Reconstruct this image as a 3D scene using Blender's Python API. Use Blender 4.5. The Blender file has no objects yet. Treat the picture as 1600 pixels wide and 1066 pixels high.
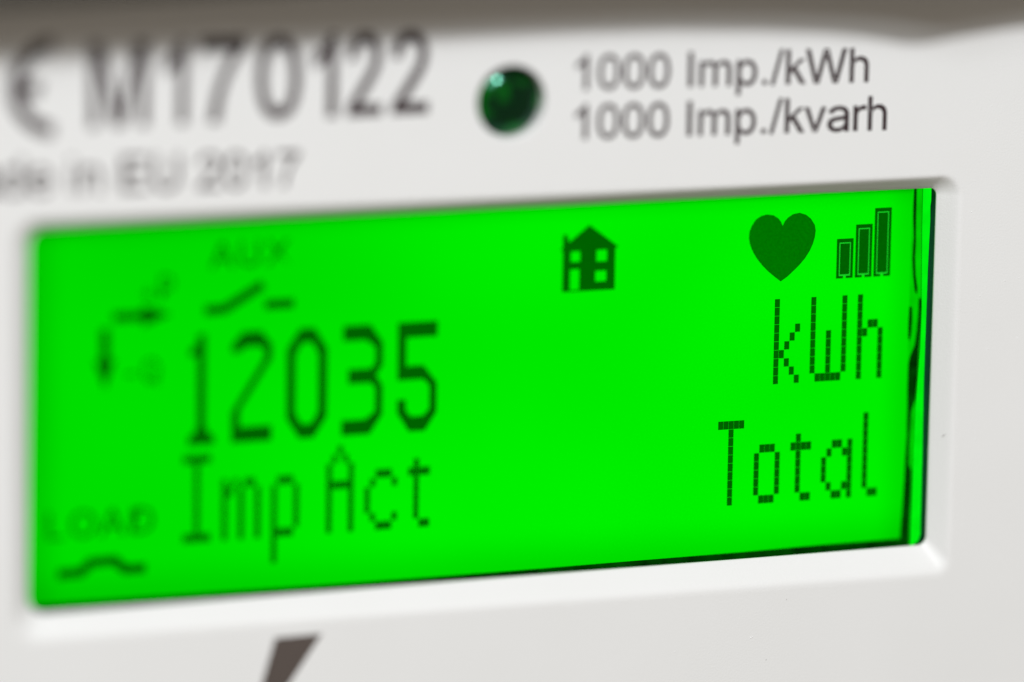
import bpy, bmesh, math, random, json
from mathutils import Matrix, Vector

random.seed(7)
MM = 0.001
scene = bpy.context.scene
COL = scene.collection

# ------------------------------------------------------------------ camera
# panel axes: u right, v up, w out of the meter; in Blender that is X, Z, -Y (millimetres below)
cam_d = bpy.data.cameras.new("camera")
cam = bpy.data.objects.new("camera", cam_d)
COL.objects.link(cam)
scene.camera = cam
cam_d.sensor_width = 36.0
cam_d.lens = 225.0
cam_d.clip_start = 0.01
cam_d.clip_end = 20.0
CAM = (-121.848, 72.251, 320.748)
AX = ((0.9347838, 0.0168122, 0.3548190), (0.0548302, 0.9800788, -0.1908906), (-0.3509598, 0.1978963, 0.9152400))


def P3(u, v, w):
    return Vector((u * MM, -w * MM, v * MM))


def D3(a):
    return Vector((a[0], -a[2], a[1]))


rot = Matrix((D3(AX[0]), D3(AX[1]), D3(AX[2]))).transposed()
cam.matrix_world = Matrix.Translation(P3(*CAM)) @ rot.to_4x4()
cam_d.dof.use_dof = True
cam_d.dof.focus_distance = 0.3580
cam_d.dof.aperture_fstop = 8.8
cam_d.dof.aperture_blades = 0

# ------------------------------------------------------------------ room light
world = bpy.data.worlds.new("World")
scene.world = world
world.use_nodes = True
bg = world.node_tree.nodes["Background"]
bg.inputs[0].default_value = (1.0, 0.88, 0.73, 1)
bg.inputs[1].default_value = 0.242


def area_lamp(name, direction, dist, size, power, color, target=(4, 6, 0)):
    d = bpy.data.lights.new(name, "AREA")
    d.shape = "DISK" if not isinstance(size, tuple) else "RECTANGLE"
    if isinstance(size, tuple):
        d.size, d.size_y = size
    else:
        d.size = size
    d.energy = power
    d.color = color
    o = bpy.data.objects.new(name, d)
    COL.objects.link(o)
    v = Vector(direction).normalized() * dist
    o.location = P3(target[0] + v.x, target[1] + v.y, target[2] + v.z)
    o.rotation_euler = (P3(*target) - o.location).to_track_quat("-Z", "Y").to_euler()
    return o


area_lamp("ceiling_lamp", (-0.10, 0.59, 0.80), 560, 0.070, 2.09, (0.97, 0.985, 1.0))
area_lamp("soft_fill_light", (-0.40, 0.54, 0.74), 520, (0.22, 0.14), 0.95, (0.93, 0.975, 1.0))  # added soft fill out of view, sized for the pulse lamp's highlight

scene.view_settings.view_transform = "Standard"
scene.view_settings.look = "None"
scene.view_settings.exposure = 0.0
scene.view_settings.gamma = 1.0
scene.view_settings.use_curve_mapping = False
scene.render.engine = "CYCLES"


# ------------------------------------------------------------------ materials
def new_mat(name):
    m = bpy.data.materials.new(name)
    m.use_nodes = True
    nt = m.node_tree
    for n in list(nt.nodes):
        nt.nodes.remove(n)
    out = nt.nodes.new("ShaderNodeOutputMaterial")
    return m, nt, out


def plastic(name, base, dark, rough, bump=0.0, bump_scale=9000.0, spec=0.5):
    m, nt, out = new_mat(name)
    N, L = nt.nodes.new, nt.links.new
    p = N("ShaderNodeBsdfPrincipled")
    tc = N("ShaderNodeTexCoord")
    no = N("ShaderNodeTexNoise")
    no.inputs["Scale"].default_value = 160.0
    no.inputs["Detail"].default_value = 5.0
    cr = N("ShaderNodeMix")
    cr.data_type = "RGBA"
    cr.inputs["A"].default_value = (*dark, 1)
    cr.inputs["B"].default_value = (*base, 1)
    L(tc.outputs["Object"], no.inputs["Vector"])
    L(no.outputs["Fac"], cr.inputs["Factor"])
    L(cr.outputs["Result"], p.inputs["Base Color"])
    fine = N("ShaderNodeTexNoise")
    fine.inputs["Scale"].default_value = bump_scale
    fine.inputs["Detail"].default_value = 3.0
    L(tc.outputs["Object"], fine.inputs["Vector"])
    mr = N("ShaderNodeMapRange")
    mr.inputs["To Min"].default_value = rough - 0.07
    mr.inputs["To Max"].default_value = rough + 0.07
    L(fine.outputs["Fac"], mr.inputs["Value"])
    L(mr.outputs["Result"], p.inputs["Roughness"])
    p.inputs["Specular IOR Level"].default_value = spec
    if bump:
        b = N("ShaderNodeBump")
        b.inputs["Strength"].default_value = bump
        b.inputs["Distance"].default_value = 0.00002
        L(fine.outputs["Fac"], b.inputs["Height"])
        L(b.outputs["Normal"], p.inputs["Normal"])
    L(p.outputs[0], out.inputs[0])
    return m


def glow(name, color, strength, grain=0.04, grain_scale=9000.0, backlight=False):
    """backlight through the liquid crystal; also the painted-in glow of the glass edge"""
    m, nt, out = new_mat(name)
    N, L = nt.nodes.new, nt.links.new
    e = N("ShaderNodeEmission")
    e.inputs["Color"].default_value = (*color, 1)
    tc = N("ShaderNodeTexCoord")
    g = N("ShaderNodeTexNoise")
    g.inputs["Scale"].default_value = grain_scale
    g.inputs["Detail"].default_value = 2.0
    L(tc.outputs["Object"], g.inputs["Vector"])
    mr = N("ShaderNodeMapRange")
    mr.inputs["From Min"].default_value = 0.25
    mr.inputs["From Max"].default_value = 0.75
    mr.inputs["To Min"].default_value = strength * (1 - grain)
    mr.inputs["To Max"].default_value = strength * (1 + grain)
    L(g.outputs["Fac"], mr.inputs["Value"])
    val = mr.outputs["Result"]

    def math_node(op, a, b=None, clamp=False):
        n = N("ShaderNodeMath")
        n.operation = op
        n.use_clamp = clamp
        for i, x in enumerate((a, b)):
            if x is None:
                continue
            if isinstance(x, (int, float)):
                n.inputs[i].default_value = x
            else:
                L(x, n.inputs[i])
        return n.outputs[0]

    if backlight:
        # uneven backlight, plus shade below the top edge painted into the emission
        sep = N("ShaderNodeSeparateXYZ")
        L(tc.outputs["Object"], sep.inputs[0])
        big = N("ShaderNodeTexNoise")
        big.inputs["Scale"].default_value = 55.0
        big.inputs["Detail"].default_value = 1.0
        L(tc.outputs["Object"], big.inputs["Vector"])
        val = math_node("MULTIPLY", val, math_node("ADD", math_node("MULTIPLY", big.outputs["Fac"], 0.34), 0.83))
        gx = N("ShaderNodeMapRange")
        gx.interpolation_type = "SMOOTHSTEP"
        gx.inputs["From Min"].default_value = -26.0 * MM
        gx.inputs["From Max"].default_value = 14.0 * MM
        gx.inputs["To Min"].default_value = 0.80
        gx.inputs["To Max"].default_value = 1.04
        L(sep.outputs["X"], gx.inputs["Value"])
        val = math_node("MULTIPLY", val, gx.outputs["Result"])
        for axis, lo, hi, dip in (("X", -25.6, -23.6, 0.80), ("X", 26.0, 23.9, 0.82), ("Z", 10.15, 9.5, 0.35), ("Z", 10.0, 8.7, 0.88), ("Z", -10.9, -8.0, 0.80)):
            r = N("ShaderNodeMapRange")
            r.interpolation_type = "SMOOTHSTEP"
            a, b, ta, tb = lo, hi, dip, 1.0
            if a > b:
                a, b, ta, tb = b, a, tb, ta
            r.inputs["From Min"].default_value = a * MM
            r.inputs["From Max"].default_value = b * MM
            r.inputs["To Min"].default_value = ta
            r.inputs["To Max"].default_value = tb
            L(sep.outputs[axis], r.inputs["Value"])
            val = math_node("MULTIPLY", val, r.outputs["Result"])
    # backlights send most of their light straight out of the glass, at any viewpoint alike
    lw = N("ShaderNodeLayerWeight")
    lw.inputs["Blend"].default_value = 0.5
    cosv = math_node("SUBTRACT", 1.0, lw.outputs["Facing"])
    val = math_node("MULTIPLY", val, math_node("MULTIPLY", math_node("POWER", cosv, 1.6), 1.15))
    L(val, e.inputs["Strength"])
    L(e.outputs[0], out.inputs[0])
    return m


M_PANEL = plastic("white_moulded_plastic", (0.81, 0.81, 0.81), (0.78, 0.78, 0.775), 0.45, bump=0.5, spec=0.4)
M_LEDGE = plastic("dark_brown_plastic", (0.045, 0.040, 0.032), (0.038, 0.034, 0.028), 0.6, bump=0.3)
M_INK = plastic("dark_brown_print", (0.050, 0.031, 0.034), (0.036, 0.023, 0.026), 0.6, bump=0.2, spec=0.3)
M_WORN_INK = plastic("worn_brown_print", (0.105, 0.082, 0.072), (0.080, 0.064, 0.056), 0.6, bump=0.2, spec=0.3)
M_RECESS = plastic("dark_recess_plastic", (0.02, 0.17, 0.13), (0.015, 0.12, 0.09), 0.6)
M_SPECK = plastic("pale_dust", (0.92, 0.92, 0.92), (0.85, 0.85, 0.85), 0.5)
M_SCRATCH = plastic("grey_scratch", (0.55, 0.54, 0.53), (0.48, 0.47, 0.47), 0.6)
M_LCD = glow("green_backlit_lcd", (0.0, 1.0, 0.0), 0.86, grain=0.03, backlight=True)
M_SEG = glow("dark_lcd_segment", (0.0, 1.0, 0.0), 0.118, grain=0.12)
M_HEART = glow("dark_lcd_segment_heart", (0.0, 1.0, 0.0), 0.172, grain=0.16)
M_FAINT = glow("faint_lcd_segment", (0.0, 1.0, 0.0), 0.17, grain=0.10)
M_LINE = glow("thin_lcd_gap", (0.015, 1.0, 0.03), 0.68, grain=0.10)
M_BORDER = glow("lcd_glass_border", (0.0, 1.0, 0.0), 0.60, grain=0.25, grain_scale=500.0)
M_EDGE = glow("lcd_glass_edge_painted_glow", (0.0, 1.0, 0.005), 0.92, grain=0.10, grain_scale=900.0)
M_SEAL = glow("lcd_seal_glue", (0.0, 1.0, 0.01), 0.040, grain=0.6, grain_scale=1200.0)

m, nt, out = new_mat("dark_green_led_lens")
p = nt.nodes.new("ShaderNodeBsdfPrincipled")
tc = nt.nodes.new("ShaderNodeTexCoord")
nz = nt.nodes.new("ShaderNodeTexNoise")
nz.inputs["Scale"].default_value = 620.0
nz.inputs["Detail"].default_value = 1.0
rp = nt.nodes.new("ShaderNodeValToRGB")
rp.color_ramp.elements[0].position = 0.42
rp.color_ramp.elements[0].color = (0.0, 0.010, 0.0, 1)
rp.color_ramp.elements[1].position = 0.55
rp.color_ramp.elements[1].color = (0.0, 0.115, 0.001, 1)
nt.links.new(tc.outputs["Object"], nz.inputs["Vector"])
nt.links.new(nz.outputs["Fac"], rp.inputs["Fac"])
nt.links.new(rp.outputs["Color"], p.inputs["Base Color"])
p.inputs["Roughness"].default_value = 0.13
p.inputs["Specular IOR Level"].default_value = 0.72
p.inputs["Specular Tint"].default_value = (0.32, 1.0, 0.74, 1)
nt.links.new(p.outputs[0], out.inputs[0])
M_LED = m


# ------------------------------------------------------------------ builders
def link_mesh(name, me, mat, parent):
    me.materials.clear()
    me.materials.append(mat)
    o = bpy.data.objects.new(name, me)
    COL.objects.link(o)
    o.parent = parent
    return o


# the liquid crystal lies LCD_W behind the rim of its glass; its drawing is laid out in its own millimetres
LCD_W = -2.0


def lcd_uv(u, v):
    return u * 1.00624 + 0.760, v * 1.00624 - 0.4505


def plate(name, loops, w, thick, mat, parent, label=None, bold=0.0, on_lcd=False):
    """flat outlines (u, v) in mm, holes by even-odd fill, from w to w + thick"""
    if on_lcd:
        loops = [[lcd_uv(u, v) for u, v in lp] for lp in loops]
        w += LCD_W
    cu = bpy.data.curves.new(name, "CURVE")
    cu.dimensions = "2D"
    cu.fill_mode = "BOTH" if thick else "FRONT"
    cu.extrude = thick / 2
    cu.offset = bold
    for lp in loops:
        s = cu.splines.new("POLY")
        s.points.add(len(lp) - 1)
        for q, (u, v) in zip(s.points, lp):
            q.co = (u, v, 0, 1)
        s.use_cyclic_u = True
    tmp = bpy.data.objects.new("outline", cu)
    me = bpy.data.meshes.new_from_object(tmp)
    bpy.data.objects.remove(tmp)
    bpy.data.curves.remove(cu)
    for vert in me.vertices:
        x, y, z = vert.co
        vert.co = P3(x, y, w + thick / 2 + z)
    me.name = name
    bm = bmesh.new()
    bm.from_mesh(me)
    bmesh.ops.recalc_face_normals(bm, faces=bm.faces)
    if not thick:
        for f in bm.faces:
            if f.normal.y > 0:
                f.normal_flip()
    bm.to_mesh(me)
    bm.free()
    o = link_mesh(name, me, mat, parent)
    if label:
        o["label"] = label
    return o


def from_bm(name, bm, mat, parent, smooth=True):
    me = bpy.data.meshes.new(name)
    bmesh.ops.recalc_face_normals(bm, faces=bm.faces)
    bm.to_mesh(me)
    bm.free()
    if smooth:
        for f in me.polygons:
            f.use_smooth = True
    return link_mesh(name, me, mat, parent)


def rrect(l, r, t, b, rad, n=14):
    pts = []
    q = rad if isinstance(rad, (list, tuple)) else [rad] * 4
    for cx, cy, a0, rad in ((r - q[0], t - q[0], 0, q[0]), (l + q[1], t - q[1], 90, q[1]), (l + q[2], b + q[2], 180, q[2]), (r - q[3], b + q[3], 270, q[3])):
        for k in range(n + 1):
            a = math.radians(a0 + 90 * k / n)
            pts.append((cx + rad * math.cos(a), cy + rad * math.sin(a)))
    return pts


def circle(cx, cy, r, n=48):
    return [(cx + r * math.cos(2 * math.pi * k / n), cy + r * math.sin(2 * math.pi * k / n)) for k in range(n)]


def rings(bm, loops):
    """loops: list of [(u, v, w)], equal counts, bridged one after another"""
    rows = [[bm.verts.new(P3(*q)) for q in lp] for lp in loops]
    for a, b in zip(rows, rows[1:]):
        n = len(a)
        for i in range(n):
            bm.faces.new((a[i], a[(i + 1) % n], b[(i + 1) % n], b[i]))
    return rows


def rect(u0, v0, u1, v1):
    return [(u0, v0), (u1, v0), (u1, v1), (u0, v1)]


# ------------------------------------------------------------------ the meter
meter = bpy.data.objects.new("electricity_meter", None)
COL.objects.link(meter)
meter.empty_display_size = 0.02
meter.location = (0, 0, 0)
meter["label"] = "white plastic electricity meter with a bright green backlit display and small green pulse lamp"
meter["category"] = "electricity meter"

FACE = 1.0                      # height of the front face over the display glass
LED_C, LED_R = (0.52, 16.33), 1.98
OUT = dict(l=-27.40, r=27.35, t=11.00, b=-11.62)
INN = dict(l=-26.42, r=26.38, t=10.24, b=-10.25)


def frame_loop(s, w):
    g = lambda k: OUT[k] + (INN[k] - OUT[k]) * s
    rads = [p + (q - p) * s for p, q in ((1.15, 0.42), (1.3, 0.95), (1.3, 0.95), (0.80, 0.50))]
    pts = rrect(g("l"), g("r"), g("t"), g("b"), rads)
    # the opening is a touch taller at its hinge end
    return [(u, v + (1 if v > 0 else -1) * 0.28 * max(0.0, s) * (INN["r"] - u) / 52.7, w) for u, v in pts]


prof = [(-0.30, FACE), (-0.18, 0.995), (-0.06, 0.97), (0.06, 0.90), (0.18, 0.815)]
slope = lambda s: 0.815 + (0.16 - 0.815) * (s - 0.18) / 0.76
prof += [(s, slope(s)) for s in (0.35, 0.55, 0.75, 0.86)]
prof += [(0.94, 0.145), (0.98, 0.11), (1.0, 0.06), (1.0, -0.02), (0.93, -0.08), (-0.25, -0.10), (-0.25, -3.3)]
bm = bmesh.new()
rings(bm, [frame_loop(s, w) for s, w in prof])
from_bm("display_bezel", bm, M_PANEL, meter)

top_loop = [(u, v) for u, v, w in frame_loop(-0.30, FACE)]
plate("front_panel", [rect(-75, -62, 75, 62), top_loop, circle(*LED_C, LED_R + 0.12)], FACE, 0.0, M_PANEL, meter)

# case behind the face
bm = bmesh.new()
lo = [(-75, -62), (75, -62), (75, 62), (-75, 62)]
rings(bm, [[(u, v, FACE) for u, v in lo], [(u, v, -46) for u, v in lo]])
bm.faces.new([v for v in bm.verts if abs(v.co.y - 0.046) < 1e-6])
from_bm("case", bm, M_PANEL, meter, smooth=False)

# recess floor behind the glass
plate("recess_floor", [rect(-27.9, -11.9, 27.9, 11.4)], -3.28, 0.0, M_RECESS, meter)

# dark gasket round the display module
bm = bmesh.new()
rings(bm, [[(u, v, w) for u, v in rrect(26.92, -26.9, 11.02, -11.45, 0.5)] for w in (-0.12, -3.27)])
from_bm("gasket", bm, M_RECESS, meter, smooth=False)

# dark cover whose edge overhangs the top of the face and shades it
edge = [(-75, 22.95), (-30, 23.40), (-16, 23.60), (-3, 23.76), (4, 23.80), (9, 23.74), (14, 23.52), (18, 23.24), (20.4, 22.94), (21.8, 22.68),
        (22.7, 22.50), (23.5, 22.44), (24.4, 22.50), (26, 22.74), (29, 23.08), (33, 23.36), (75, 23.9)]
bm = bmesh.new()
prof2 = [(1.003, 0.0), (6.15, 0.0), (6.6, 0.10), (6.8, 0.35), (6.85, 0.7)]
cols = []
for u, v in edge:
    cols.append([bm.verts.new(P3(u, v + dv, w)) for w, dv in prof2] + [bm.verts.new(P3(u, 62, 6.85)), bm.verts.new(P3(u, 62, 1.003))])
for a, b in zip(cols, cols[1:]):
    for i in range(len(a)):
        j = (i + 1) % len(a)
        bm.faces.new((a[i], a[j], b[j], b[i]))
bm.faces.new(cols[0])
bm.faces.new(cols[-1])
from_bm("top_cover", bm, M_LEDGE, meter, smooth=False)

# ------------------------------------------------------------------ pulse lamp
bm = bmesh.new()
rings(bm, [[(u, v, w) for u, v in circle(*LED_C, LED_R + d)] for d, w in ((0.12, FACE), (0.05, 0.985), (0.01, 0.94), (0.0, 0.85), (0.0, -0.6))])
from_bm("lamp_hole", bm, M_PANEL, meter)
bm = bmesh.new()
dome = []
for k in range(9):
    a = k / 9 * math.pi / 2
    dome.append([(u, v, 0.0 + 0.9 * math.sin(a)) for u, v in circle(*LED_C, 1.96 * math.cos(a))])
rows = rings(bm, dome)
tip = bm.verts.new(P3(LED_C[0], LED_C[1], 0.90))
for i in range(48):
    bm.faces.new((rows[-1][i], rows[-1][(i + 1) % 48], tip))
from_bm("pulse_lamp", bm, M_LED, meter)["label"] = "small dark green domed lamp"

# ------------------------------------------------------------------ display
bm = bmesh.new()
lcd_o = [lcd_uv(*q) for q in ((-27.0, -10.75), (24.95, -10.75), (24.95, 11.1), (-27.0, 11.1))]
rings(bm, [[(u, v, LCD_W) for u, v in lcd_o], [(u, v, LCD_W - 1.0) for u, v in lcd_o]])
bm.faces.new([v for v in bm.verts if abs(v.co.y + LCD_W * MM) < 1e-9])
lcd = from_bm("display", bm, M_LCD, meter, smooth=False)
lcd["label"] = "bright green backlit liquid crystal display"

# glass right of the picture area: dull border and cut edge, reflected screen light put in as emission
SEGW, SEGT = 0.004, 0.02
border = [(24.95, -10.75), (25.62, -10.75), (25.70, -6), (25.68, 0), (25.72, 3), (25.60, 8), (25.58, 10.75), (24.95, 10.75)]
plate("glass_border", [border], -0.4, 0.395, M_BORDER, lcd, on_lcd=True)
lit = [(25.72, 10.75), (25.58, 10.75), (25.60, 8), (25.72, 3.4), (25.70, 1.2), (25.60, -0.6), (25.52, -2.4), (25.48, -5), (25.46, -7.4), (25.44, -9.9), (25.42, -10.35), (25.56, -10.24), (25.91, -10.04), (26.05, -9.64), (26.04, -8.3), (26.02, -4),
       (25.98, -0.95), (26.00, 2), (26.02, 5.6), (26.08, 8.4), (26.06, 9.2), (26.10, 9.5), (26.09, 10.75)]
plate("glass_edge", [lit], -0.03, 0.04, M_EDGE, lcd)

seal_thin_top = [(25.02, 10.6), (25.20, 10.6), (25.21, 9.2), (25.22, 8.2), (25.24, 7.3), (25.22, 6.4), (25.28, 5.4), (25.42, 4.55), (25.40, 4.2), (25.26, 4.4), (25.12, 5.3), (25.05, 6.3), (25.10, 7.4), (25.03, 8.6)]
seal_blob = [(24.95, 3.55), (25.12, 3.5), (25.16, 2.8), (25.10, 1.9), (25.02, 1.55), (24.93, 1.8), (24.92, 2.7)]
seal_mid = [(25.52, 4.05), (25.70, 3.9), (25.68, 2.4), (25.62, 1.0), (25.60, -0.6), (25.52, -1.8), (25.36, -2.2), (25.26, -2.6), (25.21, -4.2), (25.20, -5.5), (25.40, -5.9), (25.42, -7.5), (25.38, -9.0),
            (25.40, -10.3), (24.78, -10.3), (24.82, -9.2), (24.88, -8.0), (24.94, -6.6), (24.97, -5.2), (25.04, -3.8), (25.02, -2.4), (24.98, -1.0), (25.00, 0.3), (25.10, 0.75), (25.34, 1.3), (25.46, 2.2), (25.50, 3.2)]
plate("seal_line", [seal_thin_top], SEGW, 0.012, M_SEAL, lcd, on_lcd=True)
plate("seal_line", [seal_blob], SEGW, 0.012, M_SEAL, lcd, on_lcd=True)
plate("seal_line", [seal_mid], SEGW, 0.012, M_SEAL, lcd, on_lcd=True)
low = [(25.28, -10.7), (-26.9, -10.7), (-26.9, -10.08), (-18, -10.08), (-10, -10.10), (-4, -10.08), (3, -10.04), (9, -9.98), (15, -9.93), (20, -9.84), (24.80, -9.80), (25.28, -9.85)]
plate("seal_line", [low], SEGW, 0.010, M_SEAL, lcd, on_lcd=True)

# --- dot-matrix writing
DX, DY = 0.315, 0.4845
FONT = {
    "k": ["#....", "#....", "#....", "#...#", "#..#.", "#.#..", "##...", "#.#..", "#..#.", "#...#"],
    "W": ["#.....#"] * 4 + ["#..#..#"] * 5 + [".#####."],
    "h": ["#....", "#....", "#....", "#.##.", "##..#", "#...#", "#...#", "#...#", "#...#", "#...#"],
    "T": ["#####"] + ["..#.."] * 9,
    "o": ["....."] * 3 + [".###."] + ["#...#"] * 5 + [".###."],
    "t": ["....", "....", ".#..", "####", ".#..", ".#..", ".#..", ".#..", ".#..", "..##"],
    "a": ["......"] * 3 + ["..##.#", ".#..##", "#....#", "#....#", "#....#", ".#..##", "..##.#"],
    "l": ["#.."] * 9 + [".##"],
    "I": ["#####"] + ["..#.."] * 8 + ["#####"],
    "m": ["......."] * 3 + ["#.#.##.", "##.#..#"] + ["#..#..#"] * 5,
    "p": ["....."] * 3 + [".###."] + ["#...#"] * 5 + ["####."] + ["#...."] * 3,
    "A": ["..#..", ".#.#.", "#...#", "#...#", "#####", "#...#", "#...#", "#...#", "#...#", "#...#"],
    "c": ["......"] * 3 + ["..###.", ".#...#", "#.....", "#.....", "#.....", ".#...#", "..###."],
}


def matrix_letter(ch, u0, v0):
    """u0, v0: centre of the dot in column 0, row 0; every dot its own little plate"""
    bm = bmesh.new()
    hw, hh = DX / 2 - 0.010, DY / 2 - 0.012
    for r, row in enumerate(FONT[ch]):
        for c, x in enumerate(row):
            if x == "#":
                u, v = u0 + c * DX, v0 - r * DY
                f = [bm.verts.new(P3(*lcd_uv(a, b), LCD_W + SEGW + SEGT)) for a, b in rect(u - hw, v - hh, u + hw, v + hh)]
                g = [bm.verts.new(P3(*lcd_uv(a, b), LCD_W + SEGW)) for a, b in rect(u - hw, v - hh, u + hw, v + hh)]
                bm.faces.new(f)
                for i in range(4):
                    bm.faces.new((f[i], f[(i + 1) % 4], g[(i + 1) % 4], g[i]))
    return from_bm("matrix_letter", bm, M_SEG, lcd, smooth=False)


for ch, u0 in (("k", 16.90), ("W", 16.90 + 7 * DX), ("h", 16.90 + 16 * DX)):
    matrix_letter(ch, u0, 4.16)
for ch, c in (("T", 0), ("o", 7), ("t", 14), ("a", 20), ("l", 28)):
    matrix_letter(ch, 13.66 + c * DX, -2.61)
for ch, c in (("I", -26), ("m", -19), ("p", -10), ("A", 0), ("c", 7), ("t", 15)):
    matrix_letter(ch, -9.37 + c * DX, -2.60)

# --- large digits 1 2 0 3 5
VT, HT = 0.50, 0.84
T0, B0 = 4.27, -1.81


def octo(l, r, t, b, cu, cv):
    return [(l + cu, t), (r - cu, t), (r, t - cv), (r, b + cv), (r - cu, b), (l + cu, b), (l, b + cv), (l, t - cv)]


digits = []
u = -16.71
digits.append([[(u - 0.23, B0 + 1.05), (u - 0.23, 3.15), (u - 0.68, 3.05), (u - 0.68, 3.42), (u - 0.25, 3.75), (u - 0.22, T0), (u + 0.22, T0), (u + 0.22, B0 + 1.05), (u + 0.42, B0 + 0.65), (u + 0.74, B0 + 0.42), (u + 0.74, B0),
               (u - 0.74, B0), (u - 0.74, B0 + 0.42), (u - 0.42, B0 + 0.65)]])
u = -15.00
digits.append([[(u, 3.15), (u, 3.55), (u + 0.62, T0), (u + 1.68, T0), (u + 2.28, 3.5), (u + 2.28, 2.75), (u + 0.46, -0.05), (u + 0.46, B0 + HT), (u + 2.28, B0 + HT), (u + 2.28, B0), (u, B0), (u, -0.15), (u + 1.84, 2.75), (u + 1.84, 3.3),
               (u + 1.50, T0 - HT), (u + 0.78, T0 - HT), (u + 0.42, 3.15)]])
u = -11.87
digits.append([octo(u, u + 2.31, T0, B0, 0.74, 1.15), octo(u + VT, u + 2.31 - VT, T0 - 0.80, B0 + 0.80, 0.36, 0.65)])
u = -8.70
digits.append([[(u + 0.05, T0), (u + 1.62, T0), (u + 2.34, 3.25), (u + 2.34, 2.0), (u + 1.98, 1.45), (u + 2.34, 0.85), (u + 2.34, -0.75), (u + 1.62, B0), (u, B0), (u, B0 + HT), (u + 1.36, B0 + HT), (u + 1.92, -0.55), (u + 1.92, 0.75),
               (u + 1.66, 1.04), (u + 0.36, 1.04), (u + 0.36, 1.84), (u + 1.66, 1.84), (u + 1.92, 2.15), (u + 1.92, 3.0), (u + 1.36, T0 - HT), (u + 0.05, T0 - HT)]])
u = -5.50
digits.append([[(u, T0), (u + 2.29, T0), (u + 2.29, T0 - HT), (u + VT, T0 - HT), (u + VT, 1.85), (u + 1.50, 1.85), (u + 2.29, 0.85), (u + 2.29, -0.80), (u + 1.62, B0), (u + 0.70, B0), (u, -0.75), (u, -0.02), (u + VT, -0.02),
               (u + VT, -0.60), (u + 0.80, B0 + HT), (u + 1.50, B0 + HT), (u + 1.86, -0.60), (u + 1.86, 0.70), (u + 1.50, 1.07), (u, 1.07)]])
for lp in digits:
    plate("large_digit", lp, SEGW, SEGT, M_SEG, lcd, on_lcd=True)

# --- symbols
heart = [(17.10, 8.50), (17.00, 8.74), (16.84, 8.95), (16.54, 9.14), (16.17, 9.21), (15.80, 9.14), (15.48, 8.95), (15.24, 8.60), (15.12, 8.30), (15.09, 7.95), (15.14, 7.65), (15.25, 7.35), (15.42, 7.02), (15.67, 6.66), (15.96, 6.32), (16.31, 5.98),
         (16.70, 5.66), (17.06, 5.39), (17.44, 5.63), (17.82, 5.95), (18.16, 6.26), (18.49, 6.62), (18.76, 7.02), (18.95, 7.42), (19.06, 7.80), (19.10, 8.16), (19.04, 8.48), (18.80, 8.84), (18.50, 9.08), (18.11, 9.21), (17.72, 9.15), (17.40, 8.96), (17.22, 8.76)]
plate("heart_symbol", [heart], SEGW, SEGT, M_HEART, lcd, on_lcd=True)
house = [(4.04, 5.47), (7.13, 5.47), (7.13, 7.80), (7.32, 7.84), (5.58, 9.14), (4.48, 8.28), (4.36, 8.28), (4.30, 8.64), (4.04, 8.64), (4.04, 7.98), (3.92, 7.78), (4.04, 7.76)]
plate("house_symbol", [house, rect(4.51, 7.12, 5.06, 7.70), rect(6.02, 7.08, 6.64, 7.72), rect(5.97, 5.96, 6.62, 6.55), rect(4.48, 5.55, 5.03, 6.70)], SEGW, SEGT, M_SEG, lcd, on_lcd=True)
for u0, u1, top in ((20.42, 21.42, 7.61), (21.56, 22.56, 8.37), (22.69, 23.70, 9.25)):
    b = 5.37
    th, tt, ln = 0.150, 0.210, 0.065
    mid = (u0 + u1) / 2
    outer = [(u0, b), (mid - 0.09, b), (mid - 0.09, b + 0.13), (u0 + th, b + 0.13), (u0 + th, top - tt), (u1 - th, top - tt), (u1 - th, b + 0.13), (mid + 0.09, b + 0.13), (mid + 0.09, b), (u1, b), (u1, top), (u0, top)]
    bar = plate("signal_bar", [outer], SEGW, SEGT, M_SEG, lcd, on_lcd=True)
    plate("signal_bar", [rect(u0 + th + ln, b + 0.13 + 0.09, u1 - th - ln, top - tt - ln)], SEGW, SEGT, M_SEG, lcd, on_lcd=True)
    plate("signal_bar_gap", [rect(u0 + 0.05, b + 0.10, u1 - 0.05, top - 0.05)], 0.001, 0.002, M_LINE, lcd, on_lcd=True)


def stroke(pts, wd):
    """one constant-width bent line as an outline"""
    n = len(pts)
    L_, R_ = [], []
    for i, (x, y) in enumerate(pts):
        dirs = []
        if i:
            d = Vector((x - pts[i - 1][0], y - pts[i - 1][1])).normalized()
            dirs.append(d)
        if i < n - 1:
            d = Vector((pts[i + 1][0] - x, pts[i + 1][1] - y)).normalized()
            dirs.append(d)
        d = sum(dirs, Vector((0, 0))).normalized()
        k = 1 / max(0.4, d.dot(dirs[0]))
        nrm = Vector((-d.y, d.x)) * wd / 2 * k
        L_.append((x + nrm.x, y + nrm.y))
        R_.append((x - nrm.x, y - nrm.y))
    return L_ + R_[::-1]


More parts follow.
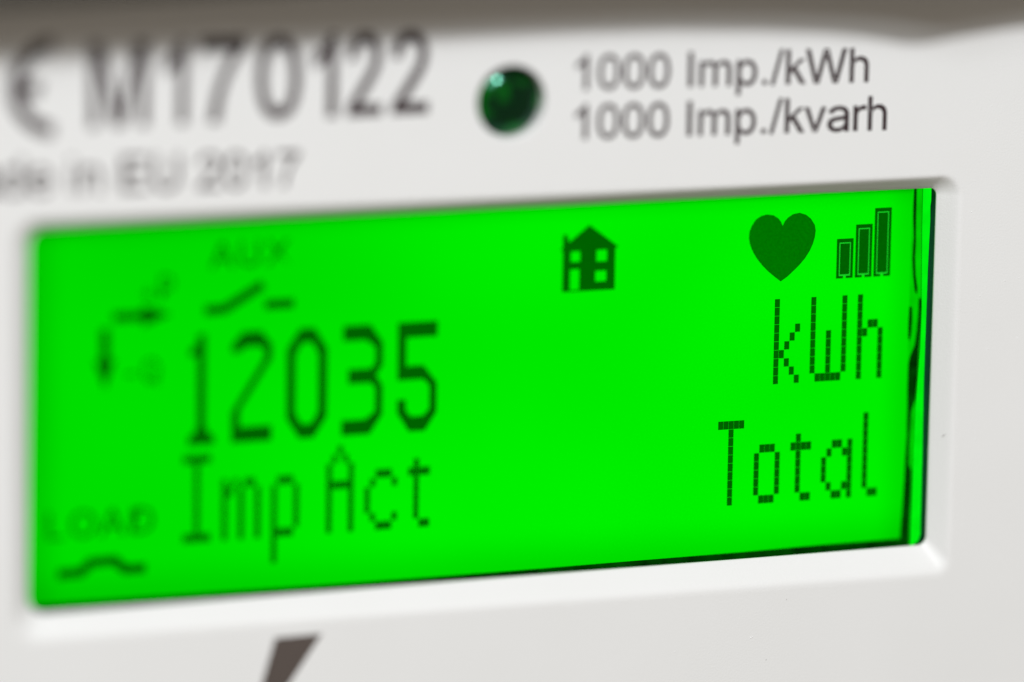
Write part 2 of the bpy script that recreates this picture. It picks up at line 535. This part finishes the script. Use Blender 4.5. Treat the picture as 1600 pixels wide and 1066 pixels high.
plate("switch_symbol", [stroke([(-16.55, 5.55), (-15.45, 5.58), (-13.25, 6.82)], 0.52)], SEGW, SEGT, M_SEG, lcd, on_lcd=True)
plate("switch_symbol", [rect(-13.15, 5.44, -11.50, 5.94)], SEGW, SEGT, M_SEG, lcd, on_lcd=True)
plate("switch_symbol", [stroke([(-24.75, -8.45), (-23.45, -8.42), (-22.90, -7.92), (-21.55, -7.88), (-20.95, -8.42), (-19.80, -8.42)], 0.54)], SEGW, SEGT, M_SEG, lcd, on_lcd=True)
plate("flow_arrow", [[(-21.70, 5.22), (-20.05, 5.22), (-20.05, 4.88), (-18.45, 5.46), (-20.05, 6.04), (-20.05, 5.70), (-21.70, 5.70)]], SEGW, SEGT, M_SEG, lcd, on_lcd=True)
plate("flow_arrow", [[(-22.40, 4.85), (-22.40, 3.15), (-22.72, 3.15), (-22.15, 1.55), (-21.58, 3.15), (-21.90, 3.15), (-21.90, 4.85)]], SEGW, SEGT, M_SEG, lcd, on_lcd=True)

# --- letter outlines (0-250 inside each letter's own box)
GLYPHS = json.loads(r'''{"0":[[125,0,100,2,77,7,57,15,40,26,26,40,15,58,7,77,2,100,0,125,2,150,7,172,15,192,26,209,41,224,58,235,78,243,100,248,125,250,150,248,173,243,192,235,210,224,224,209,235,192,243,172,248,150,250,125,248,100,243,77,235,58,224,40,210,26,193,15,173,7,150,2],[125,27,142,28,156,32,170,39,181,47,190,59,197,72,203,88,206,105,207,125,206,145,203,162,197,178,190,191,181,203,170,212,156,218,142,222,125,223,108,222,94,218,81,212,69,203,60,191,53,178,47,162,44,145,43,125,44,105,47,88,53,72,60,59,69,47,81,39,94,32,108,28]],"1":[[0,0,0,27,250,27,250,0],[159,250,159,0,108,0,108,220,106,220,8,176,8,210,97,250]],"2":[[0,0,0,23,131,111,145,120,157,129,168,137,177,144,184,151,190,158,194,165,196,173,197,180,196,189,193,196,187,203,180,209,171,214,161,218,149,221,136,222,123,223,108,222,95,220,83,217,73,213,64,207,58,200,53,193,50,185,49,175,1,175,3,190,8,203,17,214,29,225,44,234,61,241,80,246,101,249,124,250,146,249,167,246,186,241,203,234,217,226,228,216,237,205,242,193,244,181,243,172,240,163,236,154,230,145,221,136,209,125,195,114,177,101,156,87,68,29,68,27,250,27,250,0]],"7":[[27,0,199,220,199,222,0,222,0,250,250,250,250,220,78,0]],"M":[[0,0,0,250,45,250,107,92,108,88,110,83,112,78,114,72,116,66,118,60,120,54,122,48,124,41,126,35,127,29,129,24,122,24,123,29,125,35,127,41,129,47,131,53,133,60,135,66,137,72,139,78,141,83,142,88,144,92,205,250,250,250,250,0,219,0,219,143,219,148,219,154,219,161,219,167,219,174,219,181,220,203,220,210,220,218,220,225,223,225,221,217,218,209,215,201,213,193,210,186,208,178,205,171,203,164,201,158,198,152,197,147,195,143,139,0,111,0,54,143,53,147,51,152,49,158,47,164,44,170,42,177,39,185,37,192,34,200,31,208,28,217,26,225,29,225,29,218,29,212,30,204,30,197,30,190,30,183,30,161,30,155,30,149,30,143,30,0]],"E":[[0,0,0,250,248,250,248,222,51,222,51,140,234,140,234,112,51,112,51,28,250,28,250,0]],"U":[[125,0,101,1,79,5,59,11,42,20,27,30,15,43,7,56,2,71,0,88,0,250,40,250,40,90,42,79,45,68,51,59,59,50,68,43,80,37,93,32,108,30,125,29,142,30,157,32,170,37,182,43,192,50,199,59,205,68,208,79,209,90,209,250,250,250,250,88,248,71,243,56,235,43,223,30,208,20,191,11,171,5,149,1]],"I":[[0,0,0,28,91,28,91,222,0,222,0,250,250,250,250,222,159,222,159,28,250,28,250,0]],"m":[[0,0,0,246,29,246,30,191,27,191,30,204,34,214,40,224,46,232,52,238,59,243,67,247,75,249,83,250,96,248,107,243,116,234,124,221,130,207,133,191,129,191,132,202,136,213,141,222,147,230,155,237,163,243,171,247,181,249,190,250,201,249,211,246,220,241,229,233,236,224,242,213,246,199,249,183,250,165,250,0,220,0,220,164,218,180,215,193,208,202,200,209,191,213,181,214,173,213,166,211,159,207,154,202,149,195,145,188,142,179,141,170,140,160,140,0,110,0,110,168,109,181,105,192,99,201,92,208,83,213,73,214,66,213,59,211,52,207,46,202,41,195,36,187,33,178,31,167,30,154,30,0]],"p":[[0,0,0,248,44,248,44,219,49,219,52,223,57,227,63,232,70,236,78,241,88,244,100,248,114,249,131,250,153,249,174,245,193,239,209,230,223,219,235,206,243,192,248,175,250,157,248,139,243,123,235,108,224,95,210,84,193,75,174,69,153,65,131,64,115,64,101,66,89,69,79,73,70,78,63,82,57,87,53,92,49,96,45,96,45,0],[124,90,141,91,155,94,168,99,179,105,188,113,195,123,200,134,203,145,204,158,203,170,200,181,195,192,188,201,179,209,168,215,155,220,141,223,124,224,108,223,93,220,80,216,70,209,61,202,54,192,49,182,46,170,44,158,46,145,49,133,54,122,61,113,70,105,81,98,94,94,108,91]],".":[[125,0,92,4,63,16,37,37,16,63,4,92,0,125,4,158,16,187,37,213,63,234,92,246,125,250,158,246,188,234,214,213,234,187,246,158,250,125,246,92,234,63,214,37,188,16,158,4]],"/":[[250,250,64,0,0,0,186,250]],"k":[[45,67,45,104,53,104,181,186,241,186,103,98,97,98],[0,0,0,250,48,250,48,0],[189,0,75,91,108,112,250,0]],"W":[[53,0,0,250,25,250,56,96,58,88,59,80,61,71,62,63,64,55,65,46,67,37,68,28,69,19,66,19,67,28,69,37,70,46,72,55,73,63,75,71,76,80,78,88,79,96,111,250,139,250,170,96,172,88,174,80,175,71,177,63,178,55,180,46,181,37,183,28,184,19,181,19,182,28,183,37,185,46,186,55,188,63,189,71,191,80,192,88,194,96,225,250,250,250,197,0,168,0,134,159,132,169,130,181,128,192,126,205,124,219,122,233,128,233,126,219,124,206,122,194,120,182,118,170,115,159,82,0]],"h":[[50,111,50,0,0,0,0,250,50,250,50,141,41,141,52,157,65,169,82,178,100,184,121,188,143,189,164,188,182,185,199,181,214,175,226,167,237,158,244,146,249,133,250,118,250,0,200,0,200,116,198,129,191,140,181,150,167,156,150,160,129,162,115,161,101,159,89,156,78,151,68,146,61,139,55,131,51,122]],"v":[[102,0,0,250,47,250,104,102,110,87,115,72,120,57,124,42,128,28,133,14,118,14,122,28,127,42,131,57,135,72,140,87,146,102,203,250,250,250,148,0]],"a":[[106,0,87,1,69,4,52,9,37,15,25,24,14,34,6,46,2,59,0,74,1,87,5,98,10,108,18,116,28,123,38,128,51,133,64,137,77,139,92,142,106,144,121,145,138,147,153,148,166,150,177,151,185,153,192,155,196,158,199,162,200,167,200,169,199,178,197,187,193,194,187,201,180,206,171,210,160,213,148,215,135,216,121,215,108,213,97,210,87,207,78,202,71,197,65,191,60,185,57,180,9,191,17,204,27,216,39,226,53,233,68,240,84,244,100,247,117,249,134,250,145,250,157,249,170,247,183,244,196,240,208,235,220,228,230,219,238,209,245,197,249,182,250,165,250,5,201,5,201,38,198,38,193,33,188,27,181,21,172,15,162,10,151,6,138,3,123,1],[114,34,132,35,148,38,161,43,173,49,183,56,190,65,196,74,199,83,200,93,200,126,197,124,193,123,187,121,180,120,172,118,164,117,155,116,147,115,139,114,131,114,124,113,118,112,107,111,96,109,85,106,75,103,67,99,60,94,54,88,51,81,50,72,51,64,54,57,58,51,65,46,72,42,81,39,91,36,102,35]],"r":[[0,0,0,246,77,246,77,209,82,209,94,220,110,230,131,239,155,245,181,249,210,250,217,250,224,250,231,250,250,249,250,209,246,210,241,210,232,211,223,211,213,212,202,212,180,211,159,208,140,204,122,199,108,192,96,184,87,175,82,165,80,154,80,0]],"d":[[119,0,97,1,76,5,57,12,41,21,27,32,15,45,7,60,2,77,0,95,2,114,7,130,15,145,27,159,41,170,58,178,76,185,97,189,120,190,136,189,150,187,162,184,172,180,181,176,187,171,193,166,198,162,201,158,205,158,205,250,250,250,250,4,206,4,206,32,202,32,198,28,193,24,187,19,180,14,172,10,162,6,150,3,136,1],[126,27,142,28,157,30,169,35,180,42,189,50,196,60,201,71,204,83,206,96,205,109,202,120,197,131,190,141,181,148,170,155,157,160,142,163,126,163,109,162,95,160,82,155,71,148,62,140,55,130,50,120,47,108,46,96,47,83,50,71,55,60,62,51,71,42,82,36,95,31,110,28]],"e":[[132,0,106,2,82,7,61,16,43,27,28,42,16,59,7,79,2,100,0,124,2,148,7,170,16,190,28,207,42,222,60,234,80,243,102,248,127,250,142,249,157,247,172,243,186,238,199,231,211,222,223,212,232,199,240,185,245,168,249,150,250,129,250,113,30,113,30,146,225,146,204,134,203,149,200,163,196,176,189,188,180,197,169,205,157,211,143,214,127,215,111,214,96,211,83,205,72,197,63,188,55,177,50,165,47,153,46,140,46,118,47,101,51,86,57,73,65,61,75,52,87,44,100,39,116,36,132,35,143,35,153,36,163,39,172,42,179,46,186,52,192,58,197,65,201,72,245,63,240,51,233,40,223,30,212,21,199,14,184,8,168,4,151,1]],"i":[[33,0,33,181,213,181,213,0],[124,211,92,212,63,214,37,217,16,221,4,226,0,231,4,236,16,240,37,244,63,248,92,249,124,250,158,249,187,248,213,244,234,240,246,236,250,231,246,226,234,221,213,217,187,214,158,212]],"n":[[50,147,50,0,0,0,0,247,48,247,49,187,41,187,52,207,65,224,82,235,100,244,121,248,143,250,164,249,182,245,199,240,214,232,226,221,236,209,244,194,248,176,250,156,250,0,200,0,200,153,198,171,191,186,181,198,167,207,150,212,129,214,115,213,101,211,89,206,78,200,68,193,61,184,55,173,51,161]],"A":[[0,0,104,250,145,250,250,0,212,0,152,149,148,159,143,170,139,183,133,198,127,215,121,235,128,235,121,215,115,197,110,182,105,169,101,158,97,149,38,0],[52,70,52,98,198,98,198,70]],"X":[[0,0,114,140,114,116,6,250,49,250,91,197,97,190,102,183,106,178,110,172,114,167,117,162,121,156,125,150,129,143,122,143,126,150,130,156,134,161,137,167,141,172,145,177,149,183,154,190,160,197,203,250,245,250,137,117,137,141,250,0,208,0,157,64,152,70,147,76,143,81,139,86,136,91,132,96,129,101,125,107,121,114,129,114,125,107,122,102,118,97,115,92,111,87,107,81,103,76,99,70,93,64,42,0]],"L":[[0,0,0,250,54,250,54,28,250,28,250,0]],"O":[[125,0,102,2,80,7,61,15,43,27,29,41,16,58,7,78,2,100,0,125,2,149,7,172,16,191,29,209,43,223,61,235,80,243,102,248,125,250,148,248,170,243,190,235,207,223,222,209,234,191,243,172,248,149,250,125,248,100,243,78,234,58,222,41,207,27,190,15,170,7,148,2],[125,29,141,30,157,33,171,40,183,48,194,59,203,72,210,88,214,105,215,125,214,145,210,162,203,178,194,191,183,202,171,210,157,217,141,220,125,221,109,220,94,216,79,210,67,202,56,191,47,178,40,162,36,145,35,125,36,105,40,88,47,72,56,59,67,48,79,40,94,34,109,30]],"D":[[99,0,22,0,22,28,96,28,121,29,142,33,161,40,176,49,189,60,199,73,206,89,210,106,211,126,210,145,206,162,199,177,189,190,177,202,162,210,144,217,123,221,100,222,21,222,21,250,103,250,132,248,159,243,182,235,202,224,219,209,232,192,242,172,248,150,250,126,248,101,242,78,232,58,219,41,202,27,181,15,157,7,129,2],[40,250,40,0,0,0,0,250]],"P":[[0,0,0,250,126,250,152,249,175,245,195,240,212,232,226,222,236,211,244,199,248,185,250,171,248,156,244,143,236,130,226,119,212,110,195,102,175,96,152,92,126,91,35,91,35,119,124,119,142,120,157,122,170,126,181,131,189,137,196,144,200,152,203,161,204,171,203,180,200,189,196,197,189,204,181,211,170,216,157,219,141,221,123,222,46,222,46,0]],"Q":[[113,92,150,92,182,59,190,50,236,0,199,0,169,33,161,42],[125,18,102,20,80,24,61,32,43,43,29,56,16,72,7,91,2,111,0,134,2,157,7,177,16,196,29,212,43,225,61,236,80,244,102,248,125,250,148,248,170,244,190,236,207,225,222,212,234,196,243,177,248,157,250,134,248,111,243,91,234,72,222,56,207,43,190,32,170,24,148,20],[125,45,141,46,157,49,171,55,183,63,194,73,203,85,210,99,214,116,215,134,214,152,210,169,203,183,194,195,183,205,171,213,157,219,141,222,125,223,109,222,94,219,79,213,67,205,56,195,47,183,40,169,36,152,35,134,36,116,40,99,47,85,56,73,67,63,79,55,94,49,109,46]],"+":[[103,0,103,250,147,250,147,0],[0,104,0,146,250,146,250,104]],"-":[[250,250,250,0,0,0,0,250]]}''')


GLYPHS["1"] = [[250, 0, 167, 0, 167, 195, 125, 178, 62, 163, 0, 152, 0, 183, 80, 204, 150, 228, 192, 250, 250, 250]]
GLYPHS["M"] = [[0, 0, 30, 0, 30, 200, 108, 0, 142, 0, 220, 200, 220, 0, 250, 0, 250, 250, 205, 250, 125, 45, 45, 250, 0, 250]]
GLYPHS["7"] = [[50, 0, 98, 0, 112, 62, 140, 118, 190, 178, 250, 224, 250, 250, 0, 250, 0, 219, 196, 219, 130, 158, 82, 88]]
GLYPHS["I"] = [[0, 0, 250, 0, 250, 250, 0, 250]]
GLYPHS["k"] = [[0, 0, 50, 0, 50, 72, 86, 99, 188, 0, 250, 0, 122, 125, 241, 181, 176, 181, 50, 110, 50, 250, 0, 250]]


def embolden(loops, d):
    """move every outline outwards by d, holes inwards"""
    def area(p):
        return sum(p[i][0] * p[(i + 1) % len(p)][1] - p[(i + 1) % len(p)][0] * p[i][1] for i in range(len(p))) / 2

    def inside(pt, p):
        c = False
        for i in range(len(p)):
            (x1, y1), (x2, y2) = p[i], p[(i + 1) % len(p)]
            if (y1 > pt[1]) != (y2 > pt[1]) and pt[0] < (x2 - x1) * (pt[1] - y1) / (y2 - y1) + x1:
                c = not c
        return c
    clean = []
    for p in loops:
        q = [a for i, a in enumerate(p) if math.dist(a, p[i - 1]) > 0.012]
        if len(q) > 2:
            clean.append(q)
    res = []
    for k, p in enumerate(clean):
        hole = sum(inside(p[0], o) for m_, o in enumerate(clean) if m_ != k) % 2
        sg = (1 if area(p) > 0 else -1) * (-1 if hole else 1)
        out_ = []
        for i in range(len(p)):
            a, b, c = Vector(p[i - 1]), Vector(p[i]), Vector(p[(i + 1) % len(p)])
            n1 = Vector(((b - a).y, -(b - a).x)).normalized()
            n2 = Vector(((c - b).y, -(c - b).x)).normalized()
            nn = n1 + n2
            if nn.length < 0.2:
                nn = n1
            nn.normalize()
            t = b + nn * (sg * d / max(0.6, nn.dot(n1)))
            out_.append((t.x, t.y))
        res.append(out_)
    return res


def glyph_loops(ch, u0, u1, v0, v1, slope=0.0, ref=0.0):
    out_ = []
    for q in GLYPHS[ch]:
        lp = []
        for i in range(0, len(q), 2):
            u = u0 + (u1 - u0) * q[i] / 250
            v = v0 + (v1 - v0) * q[i + 1] / 250
            lp.append((u, v + slope * (u - ref)))
        out_.append(lp)
    return out_


for ch, u0, u1 in (("A", -16.25, -14.90), ("U", -14.60, -13.45), ("X", -13.10, -11.75)):
    plate("small_letter", glyph_loops(ch, u0, u1, 7.85, 9.22), SEGW, SEGT, M_FAINT, lcd, on_lcd=True)
for ch, u0, u1 in (("L", -25.35, -24.40), ("O", -24.05, -22.60), ("A", -22.40, -20.95), ("D", -20.65, -19.35)):
    plate("small_letter", glyph_loops(ch, u0, u1, -6.50, -5.02), SEGW, SEGT, M_FAINT, lcd, on_lcd=True)
plate("small_letter", glyph_loops("+", -20.10, -19.40, 6.30, 6.98), SEGW, SEGT, M_FAINT, lcd, on_lcd=True)
plate("small_letter", glyph_loops("P", -19.10, -18.30, 6.28, 7.60), SEGW, SEGT, M_FAINT, lcd, on_lcd=True)
plate("small_letter", [rect(-21.00, 2.22, -20.42, 2.38)], SEGW, SEGT, M_FAINT, lcd, on_lcd=True)
plate("small_letter", glyph_loops("Q", -20.05, -19.05, 1.65, 3.10), SEGW, SEGT, M_FAINT, lcd, on_lcd=True)

# ------------------------------------------------------------------ printing on the face
PW, PT = FACE + 0.004, 0.008
# advance and box of each letter in thousandths of the type size: adv, x0, x1, y0, y1
BOX = {"0": (556, 42, 510, -12, 716), "1": (556, 109, 373, 0, 716), "2": (556, 30, 504, 0, 719), "7": (556, 47, 511, 0, 707), "I": (278, 93, 187, 0, 716), "m": (833, 66, 769, 0, 530),
       "p": (556, 66, 515, -199, 530), ".": (278, 91, 191, 0, 100), "/": (278, 0, 278, -12, 729), "k": (500, 67, 502, 0, 716), "W": (944, 9, 932, 0, 716), "h": (556, 66, 487, 0, 716),
       "v": (500, 12, 486, 0, 519), "a": (556, 36, 515, -12, 530), "r": (333, 65, 347, 0, 530), "M": (833, 74, 755, 0, 716), "d": (556, 34, 489, -12, 716), "e": (556, 37, 515, -12, 530),
       "i": (222, 66, 155, 0, 716), "n": (556, 66, 487, 0, 530), "E": (667, 79, 617, 0, 716), "U": (722, 79, 643, -12, 716), " ": (278, 0, 0, 0, 0)}


def print_line(text, u, v, em, slope=0.0):
    ref = u
    for ch in text:
        adv, x0, x1, y0, y1 = BOX[ch]
        if ch != " ":
            plate("printed_letter", embolden(glyph_loops(ch, u + em * x0 / 1000, u + em * x1 / 1000, v + em * y0 / 1000, v + em * y1 / 1000, slope, ref), 0.024), PW, PT, M_INK, meter)
        u += em * adv / 1000


print_line("1000 Imp./kWh", 3.95, 16.86, 2.65, -0.016)
print_line("1000 Imp./kvarh", 3.95, 14.14, 2.65, -0.016)
print_line("Made in EU 2017", -31.97, 12.62, 2.65, -0.016)
for ch, u0, u1 in (("M", -23.30, -20.20), ("1", -19.15, -18.05), ("7", -17.15, -14.75), ("0", -14.00, -11.65), ("1", -10.80, -9.62), ("2", -8.85, -7.05), ("2", -6.32, -4.38)):
    plate("printed_letter", embolden(glyph_loops(ch, u0, u1, 16.02, 20.42), 0.085), PW, PT, M_INK, meter)


def arc_letter(cx, cy, r, wd, bar):
    a0, a1, n = math.radians(95), math.radians(265), 24
    o_ = [(cx + (r + wd / 2) * math.cos(a0 + (a1 - a0) * k / n), cy + (r + wd / 2) * math.sin(a0 + (a1 - a0) * k / n)) for k in range(n + 1)]
    i_ = [(cx + (r - wd / 2) * math.cos(a0 + (a1 - a0) * k / n), cy + (r - wd / 2) * math.sin(a0 + (a1 - a0) * k / n)) for k in range(n + 1)]
    inner = i_[::-1]
    if bar:
        m_ = n // 2
        inner = inner[:m_] + [(cx - r + wd / 2, cy - wd / 2), (cx - 0.9, cy - wd / 2), (cx - 0.9, cy + wd / 2), (cx - r + wd / 2, cy + wd / 2)] + inner[m_ + 1:]
    return [o_ + inner]


plate("printed_mark", arc_letter(-25.15, 18.20, 2.30, 0.74, True), PW, PT, M_INK, meter)
plate("printed_mark", arc_letter(-30.40, 18.20, 2.30, 0.74, False), PW, PT, M_INK, meter)
# pointed mark under the display
plate("printed_mark", [[(-12.72, -12.59), (-10.03, -12.54), (-14.7, -19.3)]], PW, PT, M_WORN_INK, meter)

# ------------------------------------------------------------------ dust and wear on the face
plate("scratch", [[(26.86, -3.84), (26.96, -3.84), (27.14, -3.72), (27.06, -3.73)]], 0.75, 0.005, M_SCRATCH, meter)
bm = bmesh.new()
for k in range(34):
    u = random.uniform(26.6, 31.5)
    v = random.uniform(-14, 19)
    if abs(v) < 11.8 and u < 27.9:
        continue
    s = random.uniform(0.015, 0.035)
    bmesh.ops.create_icosphere(bm, subdivisions=1, radius=s * MM, matrix=Matrix.Translation(P3(u, v, FACE + s * 0.3)))
for k in range(14):
    u = random.uniform(5, 30)
    v = random.uniform(-16, -12.2)
    s = random.uniform(0.015, 0.04)
    bmesh.ops.create_icosphere(bm, subdivisions=1, radius=s * MM, matrix=Matrix.Translation(P3(u, v, FACE + s * 0.3)))
for u, v, q in ((17.49, -12.59, 0.03), (16.34, -15.98, 0.035)):
    plate("speck", [circle(u, v, q, 9)], FACE + 0.002, 0.005, M_SCRATCH, meter)
dust = from_bm("dust", bm, M_SPECK, meter)
dust["kind"] = "stuff"
